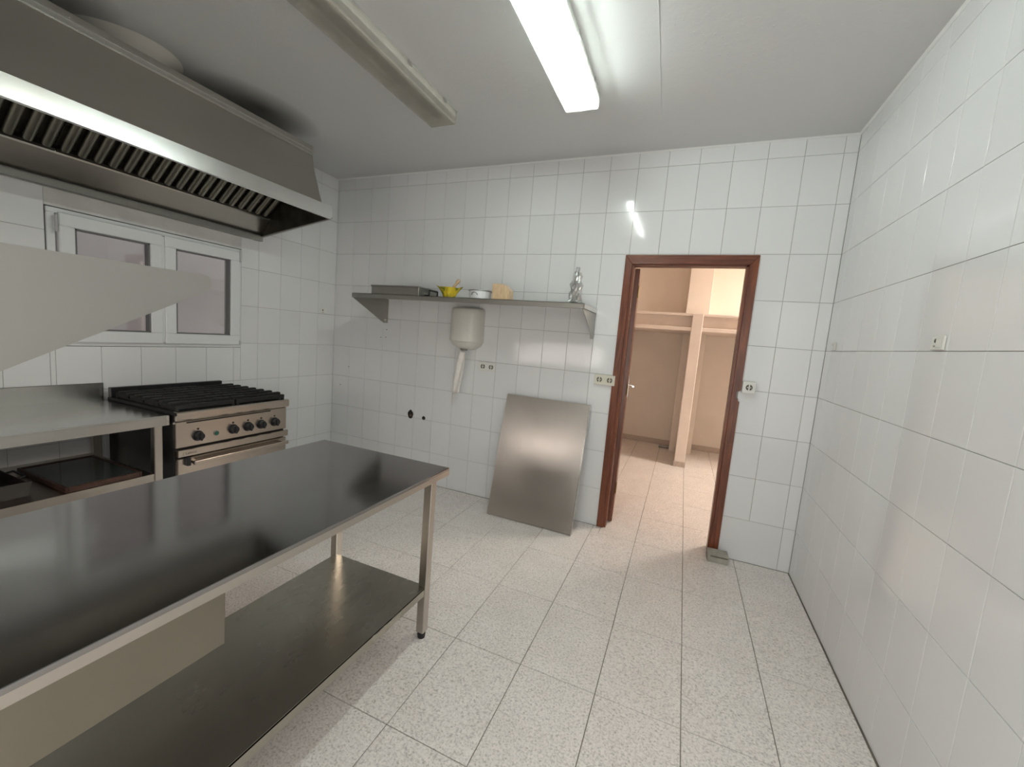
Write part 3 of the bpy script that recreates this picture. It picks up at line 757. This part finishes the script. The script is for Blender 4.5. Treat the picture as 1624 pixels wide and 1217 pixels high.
# mortar and pestle
mo = empty('mortar', (-2.595, -.31, sz), label='yellow and green glazed mortar with four spouts on the shelf', category='mortar')
def spout(r, z, a, k):
    s = max(0, math.cos(2*a))**6 if k >= 2 else 0
    w = (0, 0, .25, .55, 1, 1, .5, 0, 0)[k] if k < 9 else 0
    return r*(1+.30*s*w), z+.006*s*w-(1-s)*.008*w
b_ = bmesh.new(); lathe(b_, [(.042, 0), (.045, .006), (.058, .040), (.072, .068), (.084, .090), (.078, .090), (.064, .064), (.04, .02), (.001, .015)], 48, spout)
obj('bowl', b_, MORTAR, mo, smooth=True, rot=(0, 0, .35))
b_ = bmesh.new(); cyl(b_, (-.015, .0, .03), (.07, .0, .13), .010, .011, n=14); 
pe2 = empty('pestle', (-2.595, -.31, sz), label='pale wooden pestle resting in the yellow mortar', category='pestle')
obj('shaft', b_, PALEWOOD, pe2, smooth=True)
b_ = bmesh.new(); cyl(b_, (.064, 0, .123), (.083, 0, .145), .016, .014, n=14); obj('knob', b_, PALEWOOD, pe2, smooth=True)
# white metal dish
wb = empty('dish', (-2.315, -.32, sz), label='round white enamel dish with a dark rim beside the mortar', category='dish')
b_ = bmesh.new(); lathe(b_, [(.072, 0), (.080, .004), (.084, .062), (.081, .062), (.078, .008), (.001, .006)], 40); obj('bowl', b_, simple('white_enamel', (.74, .75, .76), .25), wb, smooth=True)
b_ = bmesh.new(); lathe(b_, [(.083, .060), (.091, .062), (.091, .067), (.082, .068), (.080, .063)], 40); obj('rim', b_, steel('rim_grey', (.45, .45, .44), .3), wb, smooth=True)
b_ = bmesh.new(); tube(b_, [(.024*math.cos(t)-.002, -.084-.014*math.sin(t), .028+.018*math.sin(t)) for t in [math.pi*i/8 for i in range(9)]], .0028); obj('handle', b_, steel('wire_grey', (.35, .35, .35), .3), wb)
# wooden block
kb_ = empty('knife_block', (-2.125, -.33, sz), label='small pale wooden block with a slanted right piece on the shelf', category='block')
b_ = B(-.065, .008, -.045, .045, 0, .118, bev=.002); obj('block', b_, PALEWOOD, kb_)
b_ = bmesh.new(); prism(b_, [(.009, 0), (.068, 0), (.068, .078), (.030, .116), (.009, .112)], 'y', -.05, .04); obj('slanted_block', b_, PALEWOOD, kb_)
b_ = bmesh.new(); prism(b_, [(.0685, 0), (.075, 0), (.075, .07), (.0685, .076)], 'y', -.045, .035); obj('strip', b_, PALEWOOD, kb_)
# crumpled clear wrap
cw = empty('plastic_bottle', (-1.565, -.33, sz), label='crumpled clear plastic bottle standing at the right end of the shelf', category='bottle')
rnd = random.Random(3)
def crumple(r, z, a, k):
    return r*(1+.25*math.sin(5*a+k*1.7)+.18*math.sin(9*a-k*2.3)), z+.004*math.sin(4*a+k)
b_ = bmesh.new(); lathe(b_, [(.040, 0), (.043, .02), (.036, .045), (.039, .075), (.033, .10), (.036, .13), (.030, .16), (.028, .19), (.019, .215), (.013, .235), (.012, .25)], 26, crumple)
obj('bottle', b_, WRAP, cw)
b_ = bmesh.new(); lathe(b_, [(.030, .004), (.026, .03), (.030, .06), (.022, .1), (.026, .14), (.018, .18), (.010, .22)], 14, lambda r, z, a, k: (r*(1+.35*math.sin(3*a+k*2.1)), z)); obj('inner_fold', b_, WRAP, cw)
b_ = bmesh.new(); lathe(b_, [(.058, .0), (.062, .008), (.045, .014), (.04, .024)], 18, lambda r, z, a, k: (r*(1+.2*math.sin(4*a+k)), z)); obj('crumpled_base', b_, WRAP, cw)

# ------------------------------------------------------------------ towel dispenser
td = empty('towel_dispenser', (-2.555, 0, 1.29), label='white centre-feed paper towel dispenser mounted below the back wall shelf', category='dispenser')
def section(w, d, z, bm, n=28):
    ring = []
    for i in range(n+1):
        a = math.pi*i/n; c, s = math.cos(a), math.sin(a)
        x = w*math.copysign(abs(c)**.40, c); yy = -d*(abs(s)**.45)*(1-.20*abs(x/w)**1.3)
        ring.append(bm.verts.new((x, yy-.001, z)))
    return ring
b_ = bmesh.new(); R_ = []
for (w, d, z) in ((.135, .17, .062), (.139, .18, .070), (.138, .18, .12), (.137, .178, .22), (.136, .176, .30), (.134, .172, .332), (.128, .162, .343), (.115, .145, .348)): R_.append(section(w, d, z, b_))
for A, D in zip(R_[:-1], R_[1:]):
    for i in range(len(A)-1): b_.faces.new((A[i], A[i+1], D[i+1], D[i]))
    b_.faces.new((A[-1], A[0], D[0], D[-1]))
b_.faces.new(R_[0]); b_.faces.new(list(reversed(R_[-1])))
obj('cover', b_, DISP, td, smooth=True)
b_ = bmesh.new(); R_ = [section(w, d, z, b_) for (w, d, z) in ((.05, .09, .0), (.075, .12, .008), (.118, .155, .035), (.132, .166, .0615))]
for A, D in zip(R_[:-1], R_[1:]):
    for i in range(len(A)-1): b_.faces.new((A[i], A[i+1], D[i+1], D[i]))
    b_.faces.new((A[-1], A[0], D[0], D[-1]))
b_.faces.new(R_[0]); b_.faces.new(list(reversed(R_[-1])))
obj('base', b_, DISP, td, smooth=True)
b_ = bmesh.new(); cyl(b_, (0, -.085, -.01), (0, -.085, .004), .028, .035, n=20); obj('outlet', b_, simple('outlet_grey', (.22, .21, .20), .5), td)
pp = empty('paper_towel', (-2.60, -.085, 1.28), label='strip of white paper towel hanging out of the dispenser', category='paper')
b_ = bmesh.new(); prev = None; n_ = 14
for i in range(n_+1):
    t = i/n_; z = -.005-.37*t; w = .022+.014*min(1, t*3); x = .028-.03*t+.004*math.sin(5*t)
    row = [b_.verts.new((x+w*s, .010*math.sin(s*2.6+t*3)-.004, z+(.012*s if i == n_ else 0))) for s in (-1, -.5, 0, .5, 1)]
    if prev:
        for j in range(4): b_.faces.new((prev[j], prev[j+1], row[j+1], row[j]))
    prev = row
po = obj('sheet', b_, PAPER, pp, smooth=True); sm = po.modifiers.new('s', 'SOLIDIFY'); sm.thickness = .004

# ------------------------------------------------------------------ sockets
def schuko(bm, bd, cx, cz, y):
    pass
def socket(loc, rot, n, mat, label, depth=.010, w=.078):
    """faces -Y locally"""
    o = empty('wall_socket', loc, rot, label=label, category='socket')
    W_ = w*n
    b = B(-W_/2, W_/2, -depth, -.0005, -.039, .039, bev=.003, seg=2); pl = obj('plate', b, mat, o)
    for i in range(n):
        cx = -W_/2+w*(i+.5)
        r = bmesh.new()
        ro, ri, m = .024, .0205, 24
        a = [[r.verts.new((cx+q*math.cos(2*math.pi*k/m), -yy, q*math.sin(2*math.pi*k/m))) for k in range(m)] for q, yy in ((ro, depth+.0004), (ro, depth+.003), (ri, depth+.003), (ri, depth+.0006))]
        for A, D in zip(a[:-1], a[1:]):
            for k in range(m): r.faces.new((A[k], A[(k+1) % m], D[(k+1) % m], D[k]))
        rg = obj('socket_ring', r, mat, o)
        d = bmesh.new(); cyl(d, (cx, -depth-.0004, 0), (cx, -depth-.0010, 0), .0202, n=24); obj('well', d, SLOT, rg)
        d = bmesh.new()
        box(d, cx-.004, cx+.004, -depth-.0028, -depth-.0010, -.020, .020)
        for s in (-1, 1): cyl(d, (cx+s*.0095, -depth-.001, 0), (cx+s*.0095, -depth-.0022, 0), .0035, n=10)
        obj('contacts', d, mat, rg)
    return o
socket((-2.362, 0, 1.157), (0, 0, 0), 2, WHITEPL, 'white double wall socket beside the paper towel dispenser')
socket((-1.358, 0, 1.160), (0, 0, 0), 2, CREAMPL, 'cream double wall socket overlapping the left door casing', .020)
socket((-.396, 0, 1.221), (0, 0, 0), 1, WHITEPL, 'white surface box socket on the right of the doorway', .040)
def small_plate(loc, rot, w, label):
    o = empty('wall_plate', loc, rot, label=label, category='switch plate')
    obj('plate', B(-w/2, w/2, -.008, -.0005, -.026, .024, bev=.002), WHITEPL, o)
    d = bmesh.new(); cyl(d, (-w*.14, -.0082, .006), (-w*.14, -.009, .006), .0075, n=14); obj('hole', d, SLOT, o)
    obj('tab', B(-w*.05, w*.36, -.0105, -.0082, -.018, .012, bev=.001), WHITEPL, o)
    obj('slot', B(-w*.25, -w*.02, -.0088, -.0082, -.016, -.010), simple('slot_grey', (.3, .3, .28), .5), o)
small_plate((0, -1.267, 1.530), (0, 0, -math.pi/2), .078, 'white electrical plate on the right wall, larger and nearer one')
small_plate((0, -.160, 1.530), (0, 0, -math.pi/2), .050, 'tiny white electrical plate on the right wall near the corner')
small_plate((-L, -.146, 1.530), (0, 0, math.pi/2), .078, 'small white electrical plate on the left wall near the corner')

# ------------------------------------------------------------------ holes in the back wall
for (hx_, hz_, w2, h2) in ((-3.126, .625, .030, .045), (-2.977, .612, .018, .020)):
    b_ = bmesh.new(); n_ = 18
    outer = []; 
    pts2 = [(hx_+w2*(1+.12*math.sin(3*a))*math.cos(a), hz_+h2*(1+.1*math.cos(4*a))*max(-.75, math.sin(a))) for a in [2*math.pi*i/n_ for i in range(n_)]]
    prism(b_, pts2, 'y', -.0012, .0); obj('pipe_hole', b_, simple('hole_dark', (.02, .016, .012), .9), wall_back, label='dark broken hole in the tiles')
    b_ = bmesh.new(); cyl(b_, (hx_+.006, -.0015, hz_-.006), (hx_+.006, -.010, hz_-.006), w2*.38, n=12); obj('pipe_stub', b_, simple('rusty_pipe', (.10, .06, .035), .6), wall_back)
for (a, b) in ((-3.456, 1.328), (-3.515, 1.323), (-3.45, 1.40), (-3.999, .807), (-3.9, 1.0)):
    b_ = bmesh.new(); cyl(b_, (a, 0, b), (a, -.0015, b), .005, n=8); obj('screw_hole', b_, SLOT, wall_back)

# ------------------------------------------------------------------ leaning steel sheet
ang = math.atan2(.235, .965)
ls = empty('steel_sheet', (-1.787, -.286, .001), (-ang, 0, 0), label='stainless steel worktop panel with folded edges leaning against the back wall', category='panel')
hgt = .985
b_ = bmesh.new()
nx, nz = 14, 18; g0 = {}
for i in range(nx+1):
    for j in range(nz+1):
        u, v = i/nx, j/nz; bow = .006*math.sin(math.pi*u)*math.sin(math.pi*v)
        g0[i, j] = b_.verts.new((-.345+.69*u, -bow, .006+(hgt-.006)*v))
for i in range(nx):
    for j in range(nz): b_.faces.new((g0[i, j], g0[i+1, j], g0[i+1, j+1], g0[i, j+1]))
fo = obj('face', b_, STEEL_SHEET, ls, smooth=True)
b_ = bmesh.new(); box(b_, -.345, -.342, -.001, .034, .006, hgt); box(b_, -.342, .345, -.001, .034, hgt-.002, hgt); box(b_, -.345, .345, -.001, .030, .004, .007); obj('folded_edge', b_, STEEL_SHEET, ls)
b_ = bmesh.new(); box(b_, .346, .351, -.016, .038, .0, hgt+.002); obj('side_lip', b_, STEEL, ls, label='bright projecting side lip')
# ------------------------------------------------------------------ door stop block
bk = empty('concrete_block', (-.445, -.078, 0), (0, 0, math.radians(4)), label='small grey concrete block on the floor against the right door casing', category='block')
b_ = bmesh.new(); prism(b_, [(-.045, .001), (.045, .001), (.045, .062), (-.028, .058), (-.045, .050)], 'x', -.066, .066)
bmesh.ops.bevel(b_, geom=list(b_.edges), offset=.003, segments=2, affect='EDGES'); obj('block', b_, CONC, bk)
b_ = bmesh.new(); prism(b_, [(-.046, .040), (-.044, .046), (-.044, .048), (-.047, .043)], 'x', -.05, .06); obj('crack', b_, simple('crack_dark', (.1, .09, .075), .9), bk)
# make door handle of hood left etc. complete
